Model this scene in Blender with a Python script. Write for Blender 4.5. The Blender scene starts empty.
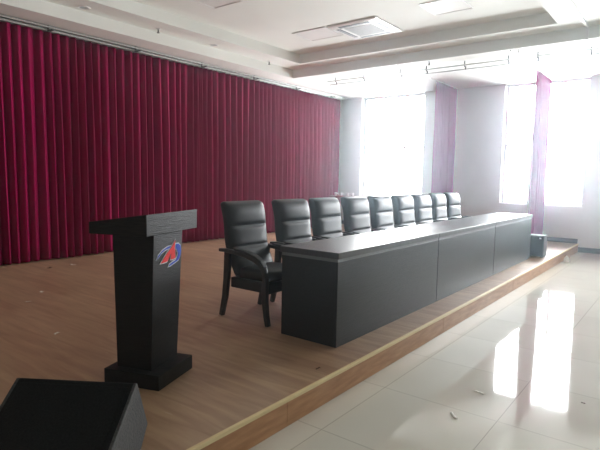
import bpy, math, random
from mathutils import Vector, Matrix
random.seed(7)
PI = math.pi
SC = bpy.context.scene
COL = SC.collection

# ------------------------------------------------------------------ camera
YAW, PITCH, ROLL, FPX = -0.660073339, -0.0976345832, 0.0162823561, 504.775
EYE = Vector((0.0, 0.0, 1.355))
def cam_axes():
    f = Vector((math.cos(PITCH)*math.sin(YAW), math.cos(PITCH)*math.cos(YAW), math.sin(PITCH)))
    r = Vector((math.cos(YAW), -math.sin(YAW), 0)); u = r.cross(f)
    c, s = math.cos(ROLL), math.sin(ROLL)
    return c*r+s*u, -s*r+c*u, f
cr, cu, cf = cam_axes()
cam_data = bpy.data.cameras.new('camera')
cam_data.sensor_width = 36.0
cam_data.lens = FPX*36.0/600.0
cam_data.clip_start = 0.05; cam_data.clip_end = 200
cam = bpy.data.objects.new('camera', cam_data)
m = Matrix((cr, cu, -cf)).transposed().to_4x4(); m.translation = EYE
cam.matrix_world = m
COL.objects.link(cam); SC.camera = cam

# ------------------------------------------------------------------ sky, daylight, exposure
SKY = 40.0
world = bpy.data.worlds.new('sky'); SC.world = world; world.use_nodes = True
bg = world.node_tree.nodes['Background']
bg.inputs[0].default_value = (0.93, 0.97, 1.0, 1); bg.inputs[1].default_value = SKY
GLARE_DENSITY, GLARE_G = 0.0075, 0.90
SC.view_settings.view_transform = 'Standard'; SC.view_settings.look = 'None'
SC.view_settings.exposure = 0.20; SC.view_settings.gamma = 1.0
SC.view_settings.use_curve_mapping = False
cy = SC.cycles
cy.max_bounces = 10; cy.diffuse_bounces = 5; cy.glossy_bounces = 4; cy.transparent_max_bounces = 12
cy.volume_bounces = 1; cy.use_denoising = True
cy.caustics_reflective = False; cy.caustics_refractive = False
cy.sample_clamp_indirect = 8.0

WINDOWS = [(-7.33, -5.50), (-3.55, -1.84), (-1.06, 0.65)]  # last opening is out of view, added to account for light at the right
WALLY, SILL, SOFF = 12.12, 0.78, 3.5
for i, (xa, xb) in enumerate(WINDOWS):       # light portals in the window openings: guide sampling of the sky
    ld = bpy.data.lights.new('window_portal', 'AREA'); ld.shape = 'RECTANGLE'
    ld.size = xb-xa; ld.size_y = SOFF-SILL; ld.cycles.is_portal = True
    lo = bpy.data.objects.new('window_portal', ld); COL.objects.link(lo)
    lo.location = ((xa+xb)/2, WALLY+0.31, (SOFF+SILL)/2)
    lo.rotation_euler = (-PI/2, 0, 0)         # faces into the room (-Y)

# ------------------------------------------------------------------ materials
def new_mat(name):
    mt = bpy.data.materials.new(name); mt.use_nodes = True
    nt = mt.node_tree; return mt, nt, nt.nodes['Principled BSDF']
def setp(b, **k):
    names = {'color': 'Base Color', 'rough': 'Roughness', 'metal': 'Metallic', 'spec': 'Specular IOR Level',
             'sheen': 'Sheen Weight', 'sheenr': 'Sheen Roughness', 'coat': 'Coat Weight', 'coatr': 'Coat Roughness'}
    for a, v in k.items():
        if a == 'color' and len(v) == 3: v = (*v, 1)
        b.inputs[names[a]].default_value = v
def noise_mat(name, c1, c2, scale=(8, 8, 8), nscale=4.0, rough=0.5, bump=0.0, detail=6, metal=0.0, spec=0.5, bscale=None, distort=0.0, **k):
    mt, nt, b = new_mat(name)
    tc = nt.nodes.new('ShaderNodeTexCoord'); mp = nt.nodes.new('ShaderNodeMapping'); mp.inputs['Scale'].default_value = scale
    no = nt.nodes.new('ShaderNodeTexNoise'); no.inputs['Scale'].default_value = nscale; no.inputs['Detail'].default_value = detail
    no.inputs['Distortion'].default_value = distort
    cr_ = nt.nodes.new('ShaderNodeValToRGB'); cr_.color_ramp.elements[0].color = (*c1, 1); cr_.color_ramp.elements[1].color = (*c2, 1)
    cr_.color_ramp.elements[0].position = .3; cr_.color_ramp.elements[1].position = .7
    nt.links.new(tc.outputs['Object'], mp.inputs[0]); nt.links.new(mp.outputs[0], no.inputs['Vector'])
    nt.links.new(no.outputs[0], cr_.inputs[0]); nt.links.new(cr_.outputs[0], b.inputs['Base Color'])
    setp(b, rough=rough, metal=metal, spec=spec, **k)
    if bump:
        bp = nt.nodes.new('ShaderNodeBump'); bp.inputs['Strength'].default_value = bump; bp.inputs['Distance'].default_value = 0.01
        if bscale:
            n2 = nt.nodes.new('ShaderNodeTexNoise'); n2.inputs['Scale'].default_value = bscale; n2.inputs['Detail'].default_value = 3
            nt.links.new(tc.outputs['Object'], n2.inputs['Vector']); nt.links.new(n2.outputs[0], bp.inputs['Height'])
        else: nt.links.new(no.outputs[0], bp.inputs['Height'])
        nt.links.new(bp.outputs[0], b.inputs['Normal'])
    return mt
M = {}
M['wall'] = noise_mat('wall_paint', (.60, .59, .56), (.65, .64, .61), (1, 1, 1), 2.0, .75)
M['ceiling'] = noise_mat('ceiling_paint', (.82, .835, .79), (.86, .875, .83), (1, 1, 1), 1.5, .8)
M['white'] = noise_mat('white_enamel', (.80, .80, .79), (.84, .84, .83), (1, 1, 1), 5, .35)
M['panel_off'] = noise_mat('light_diffuser', (.83, .83, .81), (.85, .85, .83), (1, 1, 1), 5, .4)
M['grille'] = noise_mat('grille_grey', (.42, .43, .44), (.48, .49, .5), (1, 1, 1), 20, .5)
M['slot'] = noise_mat('slot_dark', (.10, .11, .13), (.14, .15, .17), (1, 1, 1), 20, .5)
M['alu'] = noise_mat('brushed_aluminium', (.45, .46, .44), (.55, .56, .53), (2, 60, 60), 2, .4, metal=.7)
M['dark_metal'] = noise_mat('dark_bracket_metal', (.05, .055, .05), (.08, .085, .08), (4, 4, 4), 4, .5, metal=.3)
M['leather'] = noise_mat('black_leather', (.006, .0065, .007), (.010, .0105, .012), (1, 1, 1), 30, .42, bump=.12, bscale=160, spec=.4)
M['black_wood'] = noise_mat('black_lacquered_wood', (.010, .009, .008), (.018, .015, .013), (3, 3, 30), 3, .28)
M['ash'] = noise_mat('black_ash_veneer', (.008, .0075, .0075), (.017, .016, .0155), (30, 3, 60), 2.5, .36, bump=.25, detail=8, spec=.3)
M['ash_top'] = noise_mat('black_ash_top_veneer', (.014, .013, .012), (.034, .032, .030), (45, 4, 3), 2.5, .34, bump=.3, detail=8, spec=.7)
M['reveal'] = noise_mat('grey_reveal_strip', (.13, .13, .13), (.17, .17, .17), (1, 10, 1), 3, .4)
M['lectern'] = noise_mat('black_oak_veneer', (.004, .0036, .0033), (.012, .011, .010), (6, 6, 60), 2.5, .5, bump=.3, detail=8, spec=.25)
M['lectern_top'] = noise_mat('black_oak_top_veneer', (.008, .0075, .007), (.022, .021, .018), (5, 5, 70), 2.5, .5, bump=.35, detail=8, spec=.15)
M['monitor'] = noise_mat('black_speaker_carpet', (.004, .0045, .0045), (.012, .013, .013), (1, 1, 1), 120, .85, bump=.5, spec=.15)
M['monitor_side'] = noise_mat('textured_speaker_paint', (.015, .017, .018), (.050, .054, .056), (1, 1, 1), 90, .55, bump=.5)
M['speaker'] = noise_mat('black_speaker_box', (.02, .022, .024), (.03, .032, .034), (1, 1, 1), 60, .6)
M['base_tile'] = noise_mat('dark_base_tile', (.035, .04, .045), (.06, .065, .07), (1, 1, 1), 12, .3)
M['rosewood'] = noise_mat('red_rosewood', (.14, .02, .03), (.20, .035, .045), (3, 20, 3), 3, .4)
M['porcelain'] = noise_mat('pale_porcelain', (.6, .58, .58), (.7, .68, .68), (1, 1, 1), 9, .25)
M['red'] = noise_mat('emblem_red', (.70, .015, .015), (.76, .02, .02), (1, 1, 1), 9, .55, spec=.2)
M['blue'] = noise_mat('emblem_blue', (.006, .05, .42), (.01, .06, .50), (1, 1, 1), 9, .55, spec=.2)
M['emblem_white'] = noise_mat('emblem_white', (.75, .77, .8), (.8, .82, .85), (1, 1, 1), 9, .4)
M['paper'] = noise_mat('scrap_paper', (.75, .72, .66), (.85, .82, .76), (1, 1, 1), 30, .8)
M['leaf'] = noise_mat('brown_chip', (.05, .02, .015), (.08, .03, .02), (1, 1, 1), 30, .7)
M['nosing'] = noise_mat('cream_edge_strip', (.70, .56, .30), (.80, .66, .38), (20, 2, 20), 2, .35)

def stage_wood():
    mt, nt, b = new_mat('stage_plywood')
    L = nt.links.new; N = nt.nodes.new
    tc = N('ShaderNodeTexCoord')
    def noise(scale, ns, det=6, dist=0.0):
        mp = N('ShaderNodeMapping'); mp.inputs['Scale'].default_value = scale
        n = N('ShaderNodeTexNoise'); n.inputs['Scale'].default_value = ns; n.inputs['Detail'].default_value = det; n.inputs['Distortion'].default_value = dist
        L(tc.outputs['Object'], mp.inputs[0]); L(mp.outputs[0], n.inputs['Vector']); return n
    grain = noise((1.0, 9, 1), 1.6, 9, .8)
    blot = noise((.5, 1.2, 1), 1.2, 4)
    ramp = N('ShaderNodeValToRGB'); e = ramp.color_ramp.elements
    e[0].position = .28; e[0].color = (.28, .16, .095, 1); e[1].position = .72; e[1].color = (.46, .31, .20, 1)
    L(grain.outputs[0], ramp.inputs[0])
    r2 = N('ShaderNodeValToRGB'); e = r2.color_ramp.elements
    e[0].position = .35; e[0].color = (.82, .74, .68, 1); e[1].position = .65; e[1].color = (1.08, 1.1, 1.06, 1)
    L(blot.outputs[0], r2.inputs[0])
    mx = N('ShaderNodeMix'); mx.data_type = 'RGBA'; mx.blend_type = 'MULTIPLY'; mx.inputs[0].default_value = 1
    L(ramp.outputs[0], mx.inputs[6]); L(r2.outputs[0], mx.inputs[7])
    # thin pale scuffs
    sc = noise((3, 22, 1), 1.1, 2, 2.5); r3 = N('ShaderNodeValToRGB'); e = r3.color_ramp.elements
    e[0].position = .735; e[0].color = (0, 0, 0, 1); e[1].position = .76; e[1].color = (.45, .45, .45, 1)
    L(sc.outputs[0], r3.inputs[0])
    m2 = N('ShaderNodeMix'); m2.data_type = 'RGBA'; L(r3.outputs[0], m2.inputs[0]); L(mx.outputs[2], m2.inputs[6]); m2.inputs[7].default_value = (.6, .5, .4, 1)
    L(m2.outputs[2], b.inputs['Base Color'])
    setp(b, rough=.36, spec=.95)
    bp = N('ShaderNodeBump'); bp.inputs['Strength'].default_value = .12; bp.inputs['Distance'].default_value = .01
    L(grain.outputs[0], bp.inputs['Height']); L(bp.outputs[0], b.inputs['Normal'])
    return mt
M['stage'] = stage_wood()
M['riser'] = noise_mat('riser_board_wood', (.36, .17, .075), (.52, .28, .14), (2, 2, 14), 2.2, .4, bump=.1, detail=7)

def floor_tiles():
    mt, nt, b = new_mat('polished_floor_tile')
    L = nt.links.new; N = nt.nodes.new
    tc = N('ShaderNodeTexCoord')
    mp = N('ShaderNodeMapping'); mp.inputs['Location'].default_value = (-(-1.68), -2.41, 0)
    L(tc.outputs['Object'], mp.inputs[0])
    br = N('ShaderNodeTexBrick'); br.offset = 0; br.squash = 1
    br.inputs['Scale'].default_value = 1.0; br.inputs['Brick Width'].default_value = .80; br.inputs['Row Height'].default_value = .80
    br.inputs['Mortar Size'].default_value = .003; br.inputs['Mortar Smooth'].default_value = .1
    br.inputs['Color1'].default_value = (.66, .63, .55, 1); br.inputs['Color2'].default_value = (.70, .675, .60, 1)
    br.inputs['Mortar'].default_value = (.42, .39, .33, 1)
    L(mp.outputs[0], br.inputs['Vector'])
    no = N('ShaderNodeTexNoise'); no.inputs['Scale'].default_value = 2.2; no.inputs['Detail'].default_value = 8
    L(tc.outputs['Object'], no.inputs['Vector'])
    r = N('ShaderNodeValToRGB'); r.color_ramp.elements[0].color = (.88, .88, .88, 1); r.color_ramp.elements[1].color = (1.06, 1.06, 1.06, 1)
    L(no.outputs[0], r.inputs[0])
    mx = N('ShaderNodeMix'); mx.data_type = 'RGBA'; mx.blend_type = 'MULTIPLY'; mx.inputs[0].default_value = 1
    L(br.outputs['Color'], mx.inputs[6]); L(r.outputs[0], mx.inputs[7]); L(mx.outputs[2], b.inputs['Base Color'])
    r2 = N('ShaderNodeMapRange'); r2.inputs['From Min'].default_value = .35; r2.inputs['From Max'].default_value = .7
    r2.inputs['To Min'].default_value = .035; r2.inputs['To Max'].default_value = .06
    L(no.outputs[0], r2.inputs[0]); L(r2.outputs[0], b.inputs['Roughness'])
    setp(b, spec=.8)
    return mt
M['tile'] = floor_tiles()

def velvet(name, c1, c2, trans, sheen=1.0, tint=(.95, .02, .22, 1)):
    mt, nt, b = new_mat(name)
    L = nt.links.new; N = nt.nodes.new
    tc = N('ShaderNodeTexCoord'); no = N('ShaderNodeTexNoise'); no.inputs['Scale'].default_value = 3; no.inputs['Detail'].default_value = 6
    L(tc.outputs['Object'], no.inputs['Vector'])
    r = N('ShaderNodeValToRGB'); r.color_ramp.elements[0].color = (*c1, 1); r.color_ramp.elements[1].color = (*c2, 1)
    L(no.outputs[0], r.inputs[0]); L(r.outputs[0], b.inputs['Base Color'])
    setp(b, rough=.8, spec=.05, sheen=sheen, sheenr=.28); b.inputs['Sheen Tint'].default_value = tint
    if trans:
        tr = N('ShaderNodeBsdfTranslucent'); L(r.outputs[0], tr.inputs[0])
        ms = N('ShaderNodeMixShader'); ms.inputs[0].default_value = trans
        L(b.outputs[0], ms.inputs[1]); L(tr.outputs[0], ms.inputs[2]); L(ms.outputs[0], nt.nodes['Material Output'].inputs[0])
    return mt
M['velvet'] = velvet('crimson_velvet', (.20, .0006, .036), (.29, .001, .062), 0, .15)
M['thin_velvet'] = velvet('magenta_drape', (.36, .005, .15), (.46, .008, .21), .30, .2, (.7, .1, .6, 1))

def glass_mat():
    mt, nt, b = new_mat('window_glass'); L = nt.links.new; N = nt.nodes.new
    fr = N('ShaderNodeFresnel'); fr.inputs[0].default_value = 1.45
    tr = N('ShaderNodeBsdfTransparent'); gl = N('ShaderNodeBsdfGlossy'); gl.inputs['Roughness'].default_value = .02
    ms = N('ShaderNodeMixShader'); L(fr.outputs[0], ms.inputs[0]); L(tr.outputs[0], ms.inputs[1]); L(gl.outputs[0], ms.inputs[2])
    L(ms.outputs[0], nt.nodes['Material Output'].inputs[0]); return mt
M['glass'] = glass_mat()

# ------------------------------------------------------------------ mesh helpers
class MB:
    def __init__(s): s.v = []; s.f = []
    def add(s, vs, fs):
        o = len(s.v); s.v += [tuple(v) for v in vs]; s.f += [tuple(i+o for i in f) for f in fs]; return s
    def box(s, x0, x1, y0, y1, z0, z1):
        return s.hexa([(x0, y0), (x1, y0), (x1, y1), (x0, y1)], z0, z1)
    def hexa(s, quad, z0, z1, quad_top=None):
        q2 = quad_top or quad
        vs = [(x, y, z0) for x, y in quad]+[(x, y, z1) for x, y in q2]
        return s.add(vs, [(0, 3, 2, 1), (4, 5, 6, 7), (0, 1, 5, 4), (1, 2, 6, 5), (2, 3, 7, 6), (3, 0, 4, 7)])
    def loft(s, rings, cap=True):
        n = len(rings[0]); vs = [p for r in rings for p in r]; fs = []
        for i in range(len(rings)-1):
            for j in range(n):
                a, b = i*n+j, i*n+(j+1) % n; fs.append((a, b, b+n, a+n))
        if cap: fs.append(tuple(range(n-1, -1, -1))); fs.append(tuple((len(rings)-1)*n+j for j in range(n)))
        return s.add(vs, fs)
    def tube(s, path, r, n=8):
        rings = []
        for i, p in enumerate(path):
            p = Vector(p); a = Vector(path[max(i-1, 0)]); b = Vector(path[min(i+1, len(path)-1)]); t = (b-a).normalized()
            u = t.cross(Vector((0, 0, 1)) if abs(t.z) < .9 else Vector((1, 0, 0))).normalized(); w = t.cross(u)
            rr = r[i] if isinstance(r, (list, tuple)) else r
            rings.append([p+rr*(math.cos(2*PI*k/n)*u+math.sin(2*PI*k/n)*w) for k in range(n)])
        return s.loft(rings)
    def sweep(s, path, width, heights, y=0.0):
        """rectangular section swept along a path in the XZ plane"""
        rings = []
        for i, (x, z) in enumerate(path):
            a = path[max(i-1, 0)]; b = path[min(i+1, len(path)-1)]
            t = Vector((b[0]-a[0], b[1]-a[1])).normalized(); nx, nz = -t.y, t.x
            h = (heights[i] if isinstance(heights, (list, tuple)) else heights)/2
            w = (width[i] if isinstance(width, (list, tuple)) else width)/2
            rings.append([(x-nx*h, y-w, z-nz*h), (x-nx*h, y+w, z-nz*h), (x+nx*h, y+w, z+nz*h), (x+nx*h, y-w, z+nz*h)])
        return s.loft(rings)
    def build(s, name, mat, parent=None, bevel=0, smooth=False, seg=2, subsurf=0, loc=None):
        me = bpy.data.meshes.new(name); me.from_pydata(s.v, [], s.f); me.validate(); me.update()
        import bmesh
        bm = bmesh.new(); bm.from_mesh(me); bmesh.ops.recalc_face_normals(bm, faces=bm.faces); bm.to_mesh(me); bm.free()
        me.materials.append(mat)
        o = bpy.data.objects.new(name, me); COL.objects.link(o)
        if parent: o.parent = parent
        if loc: o.location = loc
        if smooth:
            for p in me.polygons: p.use_smooth = True
        if bevel:
            md = o.modifiers.new('bevel', 'BEVEL'); md.width = bevel; md.segments = seg; md.limit_method = 'ANGLE'; md.angle_limit = .6
        if subsurf:
            md = o.modifiers.new('subsurf', 'SUBSURF'); md.levels = subsurf; md.render_levels = subsurf
        return o
def tag(o, label, cat, group=None, kind=None):
    o['label'] = label; o['category'] = cat
    if group: o['group'] = group
    if kind: o['kind'] = kind
    return o
def empty(name, loc=(0, 0, 0), rz=0.0):
    o = bpy.data.objects.new(name, None); COL.objects.link(o); o.location = loc; o.rotation_euler = (0, 0, rz)
    o.empty_display_size = .1; return o
def struct(o): o['kind'] = 'structure'; return o
def copy_tree(o, parent=None):
    c = o.copy(); COL.objects.link(c)
    if parent: c.parent = parent
    for ch in list(o.children): copy_tree(ch, c)
    return c

# ------------------------------------------------------------------ room shell
XL, XR, YB, FZ = -8.0, 5.1, -7.0, -0.18
SX = -1.86                                   # front edge of the stage
struct(MB().box(SX-.02, XR, YB, WALLY, FZ-.1, FZ).build('floor', M['tile']))
stage = struct(empty('stage_platform', (0, 0, 0)))
MB().box(XL, SX-.02, YB, WALLY, FZ-.1, 0).build('stage_deck', M['stage'], stage)
MB().box(SX-.020, SX+.004, YB, WALLY-.001, -.022, .004).build('nosing_strip', M['nosing'], stage, bevel=.004)
ry = [-6.98, -4.9, -2.5, -.1, 2.305, 4.75, 7.2, 9.65, WALLY]
for a, b in zip(ry[:-1], ry[1:]):
    MB().box(SX-.02, SX-.004, a+.0015, b-.0015, FZ, -.02).build('riser_board', M['riser'], stage, bevel=.001)

struct(MB().box(XL-.2, XL, YB-.2, WALLY+.3, FZ-.1, 4.1).build('wall_left', M['wall']))
struct(MB().box(XR, XR+.2, YB-.2, WALLY+.3, FZ-.1, 4.1).build('wall_right', M['wall']))
struct(MB().box(XL, XR, YB-.2, YB, FZ-.1, 4.1).build('wall_back', M['wall']))
w = MB(); px = XL
for xa, xb in WINDOWS:
    w.box(px, xa, WALLY, WALLY+.3, FZ-.1, SOFF); w.box(xa, xb, WALLY, WALLY+.3, FZ-.1, SILL); px = xb
w.box(px, XR, WALLY, WALLY+.3, FZ-.1, SOFF)
struct(w.build('wall_far', M['wall']))

T = 4.1; c = MB()
Y1, Y2, YN1, YN2 = 8.93, 8.51, -1.0, -.62
c.box(XL, -7.2, YB, WALLY+.3, SOFF, T); c.box(4.3, XR, YB, WALLY+.3, SOFF, T)
c.box(-7.2, 4.3, Y1, WALLY+.3, SOFF, T); c.box(-7.2, 4.3, YB, YN1, SOFF, T)
c.box(-7.2, -6.69, YN1, Y1, 3.683, T); c.box(3.82, 4.3, YN1, Y1, 3.683, T); c.box(-1.79, -1.11, YN1, Y1, 3.683, T)
for xa, xb in ((-6.69, -1.79), (-1.11, 3.82)):
    c.box(xa, xb, Y2, Y1, 3.683, T); c.box(xa, xb, YN1, YN2, 3.683, T); c.box(xa, xb, YN2, Y2, 3.87, T)
struct(c.build('ceiling', M['ceiling']))

def window(n, xa, xb):
    root = struct(empty('window_%d' % n, ((xa+xb)/2, WALLY+.2, SILL)))
    W = (xb-xa)/2; H = SOFF-SILL; f = .055; d = .03
    m_ = MB(); m_.box(-W, -W+f, -d, d, 0, H); m_.box(W-f, W, -d, d, 0, H); m_.box(-W+f, W-f, -d, d, 0, f); m_.box(-W+f, W-f, -d, d, H-f, H)
    m_.build('window_frame', M['white'], root, bevel=.004)
    zt = 2.13-SILL
    MB().box(-W+f, W-f, -d, d, zt-.03, zt+.03).build('transom', M['white'], root, bevel=.004)
    for k in (1, 2):
        x = -W+2*W*k/3
        MB().box(x-.025, x+.025, -d+.003, d-.003, f, zt-.03).build('mullion', M['white'], root, bevel=.003)
        MB().box(x-.02, x+.02, -d+.003, d-.003, zt+.03, H-f).build('mullion', M['white'], root, bevel=.003)
    MB().box(-W+f, W-f, -.004, .004, f, H-f).build('pane', M['glass'], root)
    MB().box(-W-.0, W+.0, -.2, -.03, -.0, .02).build('window_sill', M['white'], root, bevel=.005)
for i, (xa, xb) in enumerate(WINDOWS): window(i+1, xa, xb)

b = MB(); b.box(XL, SX-.02, WALLY-.012, WALLY, 0, .10)
struct(b.build('baseboard_far', M['base_tile'], bevel=.002))
b = MB(); b.box(SX, XR, WALLY-.012, WALLY, FZ, FZ+.11)
struct(b.build('baseboard_floor', M['base_tile'], bevel=.002))
struct(MB().box(XL, XL+.012, YB, WALLY-.012, 0, .10).build('baseboard_left', M['base_tile'], bevel=.002))
# cable trunking along the middle ledge of the ceiling, turning down over the far step
struct(MB().box(-1.47, -1.43, 1.0, Y1-.02, 3.655, 3.683).box(-1.47, -1.43, Y1-.02, Y1, 3.5, 3.683).box(-1.47, -1.43, Y1, WALLY, 3.485, 3.5).build('trim_1', M['white'], bevel=.003))

# ------------------------------------------------------------------ ceiling fittings
def led_panel(x, y, lab, sx=.6, sy=.6):
    r = empty('ceiling_light', (x*.988, y*.988, 3.87)); tag(r, lab, 'ceiling light', 'square flush ceiling panels')
    a, b_ = sx/2, sy/2; f = .02
    m_ = MB(); m_.box(-a, a, -b_, -b_+f, -.012, 0); m_.box(-a, a, b_-f, b_, -.012, 0); m_.box(-a, -a+f, -b_+f, b_-f, -.012, 0); m_.box(a-f, a, -b_+f, b_-f, -.012, 0)
    m_.build('light_frame', M['white'], r, bevel=.002)
    MB().box(-a+f, a-f, -b_+f, b_-f, -.006, 0).build('diffuser', M['panel_off'], r)
led_panel(-3.10, 7.46, 'bright white square ceiling panel to the right of the air conditioner')
led_panel(-5.55, 7.58, 'faint square ceiling panel to the left of the air conditioner', .72, .6)
led_panel(-5.72, 5.23, 'square ceiling panel cut by the top edge, above the red curtain')

ac = empty('air_conditioner', (-4.61, 7.66, 3.87)); tag(ac, 'white square cassette air conditioner set in the ceiling between two light panels', 'air conditioner')
ac.scale = (1, 1, .6)
m_ = MB(); o_, i_ = .475, .27
q = lambda a: [(-a, -a), (a, -a), (a, a), (-a, a)]
rings = [[(x, y, 0) for x, y in q(o_)], [(x, y, -.03) for x, y in q(o_)], [(x, y, -.05) for x, y in q(o_-.05)], [(x, y, -.06) for x, y in q(i_+.01)], [(x, y, -.045) for x, y in q(i_)]]
m_.loft(rings); m_.build('casing', M['white'], ac, bevel=.006)
g = MB(); g.box(-i_+.01, i_-.01, -i_+.01, i_-.01, -.055, -.045)
for k in range(18):
    x = -i_+.03+k*(2*i_-.06)/17; g.box(x-.005, x+.005, -i_+.015, i_-.015, -.062, -.055)
g.build('intake_grille', M['grille'], ac)
for k in range(4):
    s_ = MB(); a = k*PI/2; ca, sa = math.cos(a), math.sin(a)
    def R(x, y): return (x*ca-y*sa, x*sa+y*ca)
    s_.hexa([R(-.29, .315), R(.29, .315), R(.29, .395), R(-.29, .395)], -.0605, -.051)
    fl = s_.build('air_slot', M['slot'], ac)
    v_ = MB(); v_.hexa([R(-.26, .352), R(.26, .352), R(.26, .366), R(-.26, .366)], -.066, -.0605)
    v_.build('flap', M['grille'], fl)

def sprinkler(x, y, z, lab):
    r = empty('fire_sprinkler', (x, y, z)); tag(r, lab, 'sprinkler', 'fire sprinklers')
    MB().tube([(0, 0, 0), (0, 0, -.012)], .035, 16).build('escutcheon', M['white'], r, smooth=False)
    MB().tube([(0, 0, -.012), (0, 0, -.06)], .011, 10).tube([(0, 0, -.06), (0, 0, -.066)], .024, 12).build('sprinkler_head', M['dark_metal'], r)
sprinkler(-7.03, 5.228, 3.683, 'small fire sprinkler on the curtain-side ceiling step, nearer to the left edge')
sprinkler(-7.08, 8.00, 3.683, 'small fire sprinkler on the curtain-side ceiling step, near its far corner')
sprinkler(-4.047, 9.05, 3.5, 'small fire sprinkler under the soffit above the left window drape')
sprinkler(-2.48, 9.05, 3.5, 'small fire sprinkler under the soffit above the right window drape')
def downlight(x, y, z, lab):
    r = empty('recessed_downlight', (x, y, z)); tag(r, lab, 'downlight', 'round recessed downlights')
    m_ = MB(); n = 24
    rings = [[(rr*math.cos(2*PI*k/n), rr*math.sin(2*PI*k/n), zz) for k in range(n)] for rr, zz in ((.085, 0), (.083, -.008), (.068, -.006), (.062, -.001))]
    m_.loft(rings, cap=False); m_.build('trim_ring', M['white'], r)
    MB().tube([(0, 0, 0), (0, 0, -.003)], .063, 20).build('lamp_lens', M['grille'], r)
downlight(-7.03, 3.966, 3.683, 'round recessed downlight nearest the left edge of the photo')
downlight(-7.05, 6.448, 3.683, 'round recessed downlight further along, between two sprinklers')

# ------------------------------------------------------------------ curtain tracks
tr = empty('curtain_track', (-7.7, 6.5, 3.5)); tag(tr, 'long aluminium double track above the crimson stage curtain', 'curtain track')
MB().box(.02, .045, -5.3, 5.3, -.04, -.015).build('rail', M['alu'], tr, bevel=.003)
MB().box(-.07, -.01, -5.3, 5.3, -.076, -.044).build('rail', M['alu'], tr, bevel=.003)
for k in range(-1, 6):
    y = 3.77+1.475*k-6.5
    br_ = MB().box(.005, .02, y-.012, y+.012, -.078, 0).build('bracket', M['dark_metal'], tr)
    MB().box(.005, .15, y-.018, y+.018, -.092, -.078).build('bracket_arm', M['dark_metal'], br_, bevel=.002)

def banner_rail(xa, xb, brk, lab):
    r = empty('banner_rail', ((xa+xb)/2, 9.37, 3.5)); tag(r, lab, 'rail', 'twin hanging rails in front of the windows')
    cx = (xa+xb)/2
    MB().box(xa-cx, xb-cx, -.045, -.02, -.085, -.065).build('rail', M['alu'], r, bevel=.003)
    MB().box(xa-cx, xb-cx, .045, .07, -.145, -.125).build('rail', M['alu'], r, bevel=.003)
    for x in brk:
        MB().box(x-cx-.01, x-cx+.01, -.02, -.008, -.09, 0).box(x-cx-.01, x-cx+.01, -.02, .045, -.10, -.085).box(x-cx-.01, x-cx+.01, .033, .045, -.145, -.10).build('hanger', M['dark_metal'], r)
banner_rail(-6.55, -4.76, (-6.35, -5.65, -4.78), 'thin twin hanging rail in front of the left window')
banner_rail(-4.40, -2.70, (-4.24, -3.49, -2.72), 'thin twin hanging rail between the two window drapes')
banner_rail(-2.32, -.62, (-2.24, -1.45, -.66), 'thin twin hanging rail at the right edge in front of the right window')

# ------------------------------------------------------------------ curtains
def drape(name, mat, L, H, amp, wl, label, cat, loc, rz, seed, group=None, gather=None, step=.012, rows=14, drift=.03):
    """pleated cloth running along local +Y from 0 to L, hanging down from z=H"""
    rnd = random.Random(seed)
    n = int(L/step)+1; ph = [0.0]; ks = []
    segs = int(L/wl)+2; mult = [rnd.uniform(.72, 1.4) for _ in range(segs+2)]; am = [rnd.uniform(.65, 1.25) for _ in range(segs+2)]
    dr = [rnd.uniform(-1, 1) for _ in range(segs+2)]
    def lerp(a, t):
        i = int(t); fr = t-i; fr = fr*fr*(3-2*fr); i = min(i, len(a)-2); return a[i]*(1-fr)+a[i+1]*fr
    for i in range(1, n): ph.append(ph[-1]+step/wl*lerp(mult, i*step/wl))
    vs = []
    for r in range(rows+1):
        t = r/rows; z = H*(1-t)
        for i in range(n):
            y = i*step; s_ = y/wl
            p = ph[i]+drift*lerp(dr, s_)*t*3
            a = amp*lerp(am, s_)*(.55+.45*min(1, t*2.2)+.18*t)
            x = a*math.sin(2*PI*p)+.25*a*math.sin(4*PI*p+1.1+lerp(dr, s_))+amp*.3*lerp(dr, s_/2.5)*t
            yy = y+.28*a*math.sin(4*PI*p)+amp*.5*lerp(dr, s_)*t
            vs.append((x, yy, z))
    fs = [(r*n+i, r*n+i+1, (r+1)*n+i+1, (r+1)*n+i) for r in range(rows) for i in range(n-1)]
    mb = MB(); mb.add(vs, fs); o = mb.build(name, mat, smooth=True, loc=loc); o.rotation_euler = (0, 0, rz)
    md = o.modifiers.new('thickness', 'SOLIDIFY'); md.thickness = .004
    return tag(o, label, cat, group)
drape('stage_curtain', M['velvet'], 2.95, 3.405, .074, .155, 'crimson velvet stage curtain panel at the left edge, darkest stretch', 'curtain', (-7.76, 1.25, .015), 0, 3, 'crimson velvet stage curtains')
drape('stage_curtain', M['velvet'], 7.58, 3.405, .074, .155, 'long crimson velvet stage curtain panel behind the chairs, running to the window wall', 'curtain', (-7.79, 4.16, .015), 0, 11, 'crimson velvet stage curtains')
for X_, lab, sd in ((-4.66, 'narrow violet-pink drape hanging beside the left window, above the chairs', 5), (-2.585, 'narrow magenta drape hanging across the right window, behind the floor speaker', 8)):
    drape('window_drape', M['thin_velvet'], 1.22, 3.398, .035, .10, lab, 'curtain', (X_, 10.82, .08), 0, sd, 'side drapes by the windows', step=.007)
    t_ = MB().box(X_-.015, X_+.015, 9.0, WALLY-.01, 3.482, 3.5).build('drape_track', M['white'])
    tag(t_, 'white ceiling track carrying the %s window drape' % ('left' if X_ < -4 else 'right'), 'curtain track', 'ceiling tracks of the window drapes')

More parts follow.
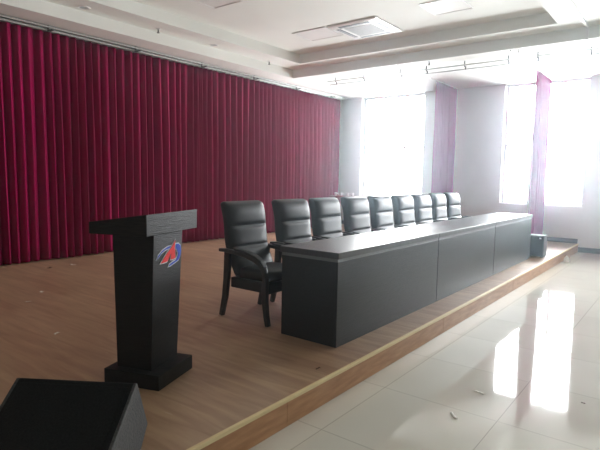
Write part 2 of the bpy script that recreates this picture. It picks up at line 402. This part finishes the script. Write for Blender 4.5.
# ------------------------------------------------------------------ tables
def conference_table(y0, y1, label):
    r = empty('conference_table', (-2.43, (y0+y1)/2, 0)); tag(r, label, 'table', 'black veneer tables in one long row')
    h = (y1-y0)/2-.001; xf, xb = .295, -.30
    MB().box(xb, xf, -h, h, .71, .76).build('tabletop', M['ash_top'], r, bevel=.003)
    MB().box(xf-.018, xf-.010, -h+.006, h-.006, .685, .71).box(xb+.02, xf-.018, -h+.006, -h+.014, .685, .71).box(xb+.02, xf-.018, h-.014, h-.006, .685, .71).build('reveal_strip', M['reveal'], r)
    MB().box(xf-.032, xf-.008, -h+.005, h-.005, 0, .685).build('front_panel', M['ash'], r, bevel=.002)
    for s_ in (-1, 1):
        a, b_ = (-h+.004, -h+.028) if s_ < 0 else (h-.028, h-.004)
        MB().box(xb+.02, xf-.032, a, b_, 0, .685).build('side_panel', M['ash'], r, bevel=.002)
    MB().box(xb+.05, xf-.032, -h+.028, h-.028, .50, .518).build('shelf', M['ash'], r)
conference_table(3.245, 5.222, 'black veneer table of the long row, the one nearest the lectern')
conference_table(5.222, 7.210, 'middle black veneer table of the long row of three')
conference_table(7.210, 9.215, 'farthest black veneer table of the long row, beside the small speaker')

# ------------------------------------------------------------------ armchairs
def superring(cx, cy_, rx, ry_, z, n=36, p=4.0, front=0.0, tilt=0.0):
    out = []
    for k in range(n):
        a = 2*PI*k/n; ca, sa = math.cos(a), math.sin(a)
        x = rx*math.copysign(abs(ca)**(2/p), ca); y = ry_*math.copysign(abs(sa)**(2/p), sa)
        if x > 0: x += front*(1-(y/ry_)**4)
        out.append((cx+x, cy_+y, z+tilt*x))
    return out
def armchair():
    r = empty('office_armchair', (0, 0, 0))
    # padded back: three pads divided by two deep creases, leaning back, rolled top
    rings = []; N = 54; z0, z1 = .40, 1.095
    for i in range(N+1):
        t = i/N; z = z0+(z1-z0)*t
        cx = -.125-.205*t**1.05-.024*math.sin(2*PI*(t-.12))
        th = .060+.012*math.exp(-((t-.88)/.12)**2)
        pad = 0.0
        for a, b_ in ((0, .385), (.385, .67), (.67, 1.0)):
            if a <= t <= b_:
                u = (t-a)/(b_-a); pad = .026*(1-abs(2*u-1)**7)-.010
        wd = .256+.008*math.sin(PI*t)
        e = min(1, t/.04, (1-t)/.05); k = math.sqrt(max(0.02, 1-(1-e)**2))
        rings.append(superring(cx, 0, th*(.25+.75*k), wd*(.93+.07*k), z, 40, 5.0, pad*k))
    MB().loft(rings).build('backrest', M['leather'], r, smooth=True)
    # seat cushion
    rings = []
    for z, k in ((.385, .90), (.392, .97), (.41, 1.0), (.44, 1.0), (.462, .975), (.474, .92), (.480, .80), (.483, .5)):
        rings.append(superring(.045, 0, .265*k, .245*k, z+(0.012 if z > .45 else 0), 40, 5.0, 0, .03))
    MB().loft(rings).build('seat', M['leather'], r, smooth=True)
    MB().hexa([(-.205, -.25), (.285, -.25), (.285, .25), (-.205, .25)], .285, .385).build('seat_frame', M['leather'], r, bevel=.012, seg=3)
    for s_ in (-1, 1):
        y = s_*.272
        arm = MB().sweep([(-.325, .636), (-.24, .640), (-.10, .630), (.04, .612), (.13, .590), (.195, .560), (.235, .52), (.255, .475), (.262, .43)],
                         [.05, .052, .056, .06, .06, .058, .054, .05, .046], [.032, .036, .038, .040, .042, .044, .044, .044, .044], y)
        ao = arm.build('armrest', M['black_wood'], r, bevel=.010, seg=3, smooth=False)
        MB().sweep([(-.12, .658), (-.03, .650), (.06, .638), (.15, .614), (.215, .580), (.258, .530)], [.05, .058, .062, .062, .06, .05], [.012, .026, .028, .028, .026, .012], y).build('arm_pad', M['leather'], ao, bevel=.009, seg=3)
        MB().sweep([(-.215, .625), (-.222, .50), (-.232, .36), (-.252, .20), (-.285, .06), (-.300, .0)], .044, [.07, .066, .062, .054, .046, .042], y).build('leg', M['black_wood'], r, bevel=.006)
        MB().sweep([(.262, .44), (.258, .34), (.262, .20), (.278, .08), (.296, .0)], .044, [.046, .054, .050, .044, .038], y).build('leg', M['black_wood'], r, bevel=.006)
    return r
chair_labels = ['black leather armchair nearest the lectern, fully visible at the near end of the row',
 'second black leather armchair from the near end, just behind the table corner',
 'third black leather armchair from the near end of the row',
 'fourth black leather armchair from the near end of the row',
 'middle black leather armchair, fifth of the nine from either end',
 'fourth black leather armchair from the far end of the row',
 'third black leather armchair from the far end of the row',
 'second black leather armchair from the far end of the row',
 'farthest black leather armchair, last of the row nearest the window wall']
proto = armchair()
for i, lab in enumerate(chair_labels):
    ch = proto if i == 0 else copy_tree(proto)
    ch.location = (-3.19+(-.03, .0, -.01, .0, .0, .01, .01, 0, -.01)[i], 3.595 if i == 0 else 4.30+.667*(i-1), 0)
    ch.rotation_euler = (0, 0, math.radians((0, -1, 1, 0, 1, -1, 0, 1, -1)[i]))
    tag(ch, lab, 'chair', 'black leather armchairs behind the long table')

# ------------------------------------------------------------------ lectern
LRZ = math.radians(20)
lec = empty('lectern', (-2.8025, 1.9884, 0), LRZ); tag(lec, 'black wooden lectern with a red and blue emblem, standing alone on the stage', 'lectern')
MB().box(-.2034, .2034, -.2065, .2065, 0, .096).build('base', M['lectern'], lec, bevel=.003)
def qd(x0, x1, y0, y1): return [(x0, y0), (x1, y0), (x1, y1), (x0, y1)]
COLB = (-.146, .110, -.148, .160); COLT = (-.160, .145, -.153, .184)
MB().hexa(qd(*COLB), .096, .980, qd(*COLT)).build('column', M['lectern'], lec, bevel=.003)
tp = MB(); x0, x1, y0, y1 = -.219, .193, -.296, .296
tp.add([(x0, y0, .980), (x1, y0, .980), (x1, y1, .980), (x0, y1, .980), (x0, y0, 1.052), (x1, y0, 1.111), (x1, y1, 1.111), (x0, y1, 1.052)],
       [(0, 3, 2, 1), (4, 5, 6, 7), (0, 1, 5, 4), (1, 2, 6, 5), (2, 3, 7, 6), (3, 0, 4, 7)])
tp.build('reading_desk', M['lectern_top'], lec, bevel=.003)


def plate(pts, th, name, mat, parent, lift):
    """flat emblem plate lying on the sloping front face of the column: pts are (y, z)"""
    def P(y, z, o): return (.110+(z-.096)*(.035/.884)+o, y, z)
    mb = MB(); mb.loft([[P(y, z, lift) for y, z in pts], [P(y, z, lift+th) for y, z in pts]]); return mb.build(name, mat, parent)
def grow(pts, d):
    n = len(pts); out = []; ar = sum(pts[i][0]*pts[(i+1) % n][1]-pts[(i+1) % n][0]*pts[i][1] for i in range(n)); sg = 1 if ar > 0 else -1
    for i in range(n):
        a, b_, c_ = Vector(pts[i-1]), Vector(pts[i]), Vector(pts[(i+1) % n]); t1 = (b_-a).normalized(); t2 = (c_-b_).normalized()
        n1 = Vector((t1.y, -t1.x))*sg; n2 = Vector((t2.y, -t2.x))*sg; v = (n1+n2); v = v.normalized()*min(1/max(.35, v.length/2), 1.8) if v.length > 1e-4 else n1
        out.append(tuple(b_+v*d))
    return out
EM = [('emblem_letter', 'red', .006, [(.087, .915), (.080, .869), (.093, .796), (.065, .790), (.036, .792), (.036, .835), (-.003, .786), (-.034, .783), (-.082, .782), (-.009, .841), (.035, .868)], 'red pointed letter of the emblem'),
 ('emblem_swoosh', 'blue', .004, [(-.118, .816), (-.101, .838), (-.058, .864), (-.001, .880), (.040, .884), (.023, .870), (-.029, .864), (-.074, .847), (-.101, .826)], 'blue left arc of the emblem'),
 ('emblem_swoosh', 'blue', .004, [(.097, .888), (.132, .886), (.156, .869), (.163, .837), (.156, .804), (.137, .776), (.103, .766), (.070, .759), (.040, .751), (.017, .748), (.028, .760), (.063, .771), (.094, .776), (.117, .796), (.129, .822), (.111, .848), (.096, .860)], 'blue right arc of the emblem')]
for nm, mk, lift, pts, lab in EM:
    o = plate(grow(pts, .006), .002, 'emblem_outline', M['emblem_white'], lec, lift-.003); o['label'] = 'white outline of the emblem'
    o = plate(pts, .002, nm, M[mk], lec, lift); o['label'] = lab


# ------------------------------------------------------------------ stage monitor in the near corner
A = Vector((-2.04, 1.375, .35)); wdir = Vector((-.833, -.553, 0)); back = Vector((-.553, .833, 0))
prof = [(-.47, .02), (-.46, .0), (.035, .0), (.125, .085), (0, .35), (-.012, .352), (-.49, .045)]
mo = empty('stage_monitor', (A.x, A.y, 0)); tag(mo, 'black wedge stage monitor lying in the bottom left corner', 'speaker')
def pw(u, s_, z, off=0): p = wdir*(u)+back*s_; return (p.x, p.y, z)
Wm = .60
MB().loft([[pw(.015, s_, z) for s_, z in prof], [pw(Wm-.015, s_, z) for s_, z in prof]]).build('cabinet', M['monitor'], mo, bevel=.004)
for u in (0, Wm-.015):
    MB().loft([[pw(u, s_, z) for s_, z in prof], [pw(u+.015, s_, z) for s_, z in prof]]).build('side_panel', M['monitor_side'], mo, bevel=.003)
gn = Vector((-(.35-.045), 0, .478)).normalized()     # outward from the sloping face in (s,z)
def gp(u, k, lift):
    s_ = -.012-(.478)*k; z = .352-.307*k
    return pw(u, s_-.54*lift, z+.84*lift)
gr = MB(); q0 = [gp(.035, .04, 0), gp(Wm-.035, .04, 0), gp(Wm-.035, .96, 0), gp(.035, .96, 0)]; q1 = [gp(.04, .045, .008), gp(Wm-.04, .045, .008), gp(Wm-.04, .955, .008), gp(.04, .955, .008)]
gr.loft([q0, q1]).build('speaker_grille', M['monitor'], mo, bevel=.003)

# ------------------------------------------------------------------ small speaker at the table's far end
sp = empty('floor_speaker', (-2.09, 9.53, 0)); tag(sp, 'small black box speaker on the stage at the far end of the tables', 'speaker')
MB().box(-.15, .115, -.10, .14, .02, .385).build('cabinet', M['speaker'], sp, bevel=.008)
MB().box(-.135, .10, -.108, -.10, .035, .37).build('speaker_grille', M['monitor'], sp, bevel=.003)
MB().box(.04, .07, -.111, -.108, .325, .35).build('badge', M['emblem_white'], sp)
MB().box(-.13, -.09, -.08, -.04, 0, .02).build('rubber_foot', M['dark_metal'], sp)
for fx, fy in ((.06, -.08), (-.13, .08), (.06, .08)): MB().box(fx, fx+.04, fy, fy+.04, 0, .02).build('rubber_foot', M['dark_metal'], sp)

# ------------------------------------------------------------------ side table by the curtain
st = empty('side_table', (-7.2, 11.3, 0)); tag(st, 'dark red wooden side table at the far end of the stage curtain', 'table')
MB().box(-.42, .42, -.25, .25, .80, .84).build('tabletop', M['rosewood'], st, bevel=.006)
MB().box(-.39, .39, -.22, .22, .72, .80).build('apron', M['rosewood'], st)
for sx in (-1, 1):
    for sy in (-1, 1):
        MB().sweep([(sx*.37, .72), (sx*.37, 0)], .05, .05, sy*.2).build('leg', M['rosewood'], st, bevel=.005)
def cup():
    n = 18; mb = MB()
    pr = [(.022, 0), (.030, .006), (.038, .03), (.042, .06), (.043, .085), (.040, .085), (.036, .03), (.02, .01)]
    mb.loft([[(a*math.cos(2*PI*k/n), a*math.sin(2*PI*k/n), z) for k in range(n)] for a, z in pr])
    o = mb.build('tea_cup', M['porcelain'], smooth=True)
    h = MB().tube([(.04, 0, .07), (.06, 0, .068), (.068, 0, .045), (.055, 0, .022), (.037, 0, .02)], .005, 8).build('handle', M['porcelain'], o, smooth=True)
    return o
c0 = cup()
for i, (x, y) in enumerate(((-7.50, 11.2), (-7.36, 11.22), (-7.14, 11.2), (-7.03, 11.25))):
    cc = c0 if i == 0 else copy_tree(c0)
    cc.location = (x, y, .84); cc.rotation_euler = (0, 0, .4*i)
    tag(cc, ['pale cup on the side table, leftmost of four', 'pale cup on the side table, second from the left', 'pale cup on the side table, third from the left', 'pale cup on the side table, rightmost of four'][i], 'cup', 'pale cups on the side table')
bx = MB().box(-.13, .13, -.1, .1, 0, .075).build('storage_box', M['paper'], loc=(-6.60, 11.55, .80), bevel=.004)
tag(bx, 'small white box on a low cabinet below the left window', 'box')
lc = empty('low_cabinet', (-6.55, 11.6, 0)); tag(lc, 'low white cabinet beneath the left window, mostly behind the chairs', 'cabinet')
MB().box(-.2, .2, -.2, .2, .04, .80).build('body', M['white'], lc, bevel=.004)
MB().box(-.19, .19, -.212, -.20, .06, .78).build('door', M['white'], lc, bevel=.003)
MB().box(-.18, .18, -.18, .18, 0, .04).build('plinth', M['dark_metal'], lc)

# ------------------------------------------------------------------ litter
def scrap(name, x, y, z, s, seed, mat, label, cat, grp=None, tall=.3, lenr=1.6):
    rnd = random.Random(seed); n = 7; vs = []; 
    for j in range(3):
        for i in range(n):
            t = i/(n-1)-.5
            vs.append((s*lenr*t, s*(.35*(j-1))+s*.5*math.sin(t*3+seed), s*tall*(abs(math.sin(i*1.3+seed))*.5+.1*rnd.random())+.002))
    fs = [(j*n+i, j*n+i+1, (j+1)*n+i+1, (j+1)*n+i) for j in range(2) for i in range(n-1)]
    o = MB().add(vs, fs).build(name, mat, smooth=True, loc=(x, y, z)); o.rotation_euler = (0, 0, seed*1.7)
    md = o.modifiers.new('thickness', 'SOLIDIFY'); md.thickness = .0015
    tag(o, label, cat, grp)
G = 'paper scraps on the stage boards'
scrap('paper_scrap', -4.124, 2.014, 0, .035, 1, M['paper'], 'small pale scrap on the stage boards left of the lectern, between it and the monitor', 'paper scrap', G)
scrap('paper_scrap', -5.719, 2.639, 0, .035, 2, M['paper'], 'small pale scrap on the stage boards left of the lectern, midway to the curtain', 'paper scrap', G)
scrap('paper_scrap', -5.379, 2.337, 0, .03, 3, M['paper'], 'small pale scrap on the stage boards, farthest left one', 'paper scrap', G)
scrap('paper_scrap', -7.079, 3.724, 0, .06, 4, M['paper'], 'pale scrap lying just in front of the curtain foot, left of the lectern', 'paper scrap', G)
scrap('wood_chip', -7.094, 3.382, 0, .05, 5, M['leaf'], 'small dark chip in front of the curtain foot at the left', 'wood chip')
scrap('wood_chip', -1.998, 2.808, 0, .022, 6, M['leaf'], 'small dark chip on the stage boards near the front edge', 'wood chip', tall=.35)
scrap('plastic_strip', -1.112, 3.563, FZ, .032, 7, M['paper'], 'curled pale strip on the tiles, nearer the bright window reflection', 'plastic strip', None, .25, 2.2)
scrap('plastic_strip', -1.12, 3.103, FZ, .032, 9, M['paper'], 'curled pale strip on the tiles, nearer the bottom of the photo', 'plastic strip', None, .25, 2.4)
scrap('dark_crumb', -.497, 3.868, FZ, .015, 4, M['leaf'], 'tiny dark crumb on the polished tiles at lower right', 'crumb', None)
cr2 = MB(); n = 9
cr2.loft([[(rr*math.cos(2*PI*k/n+i*.3)*(1+.25*math.sin(3*k+i)), rr*math.sin(2*PI*k/n+i*.3), z) for k in range(n)] for i, (rr, z) in enumerate(((.05, 0), (.045, .03), (.035, .07), (.02, .11), (.004, .13)))])
o = cr2.build('crumpled_paper', M['paper'], loc=(-1.78, 10.43, FZ+.001)); tag(o, 'white crumpled paper standing against the stage riser near its far end', 'paper')

# ------------------------------------------------------------------ added scatter volume imitating lens glare around the windows
mt = bpy.data.materials.new('glare_haze'); mt.use_nodes = True; nt = mt.node_tree
for n_ in list(nt.nodes):
    if n_.type != 'OUTPUT_MATERIAL': nt.nodes.remove(n_)
vs_ = nt.nodes.new('ShaderNodeVolumeScatter'); vs_.inputs['Density'].default_value = GLARE_DENSITY; vs_.inputs['Anisotropy'].default_value = GLARE_G
vs_.inputs['Color'].default_value = (.72, .89, 1.0, 1)
nt.links.new(vs_.outputs[0], [n_ for n_ in nt.nodes if n_.type == 'OUTPUT_MATERIAL'][0].inputs['Volume'])
hz = MB().box(XL+.001, XR-.001, YB+.001, WALLY+.15, FZ+.0005, 3.869).build('haze', mt)
tag(hz, 'thin bright haze filling the hall, added to imitate lens glare toward the windows', 'haze', None, 'stuff')
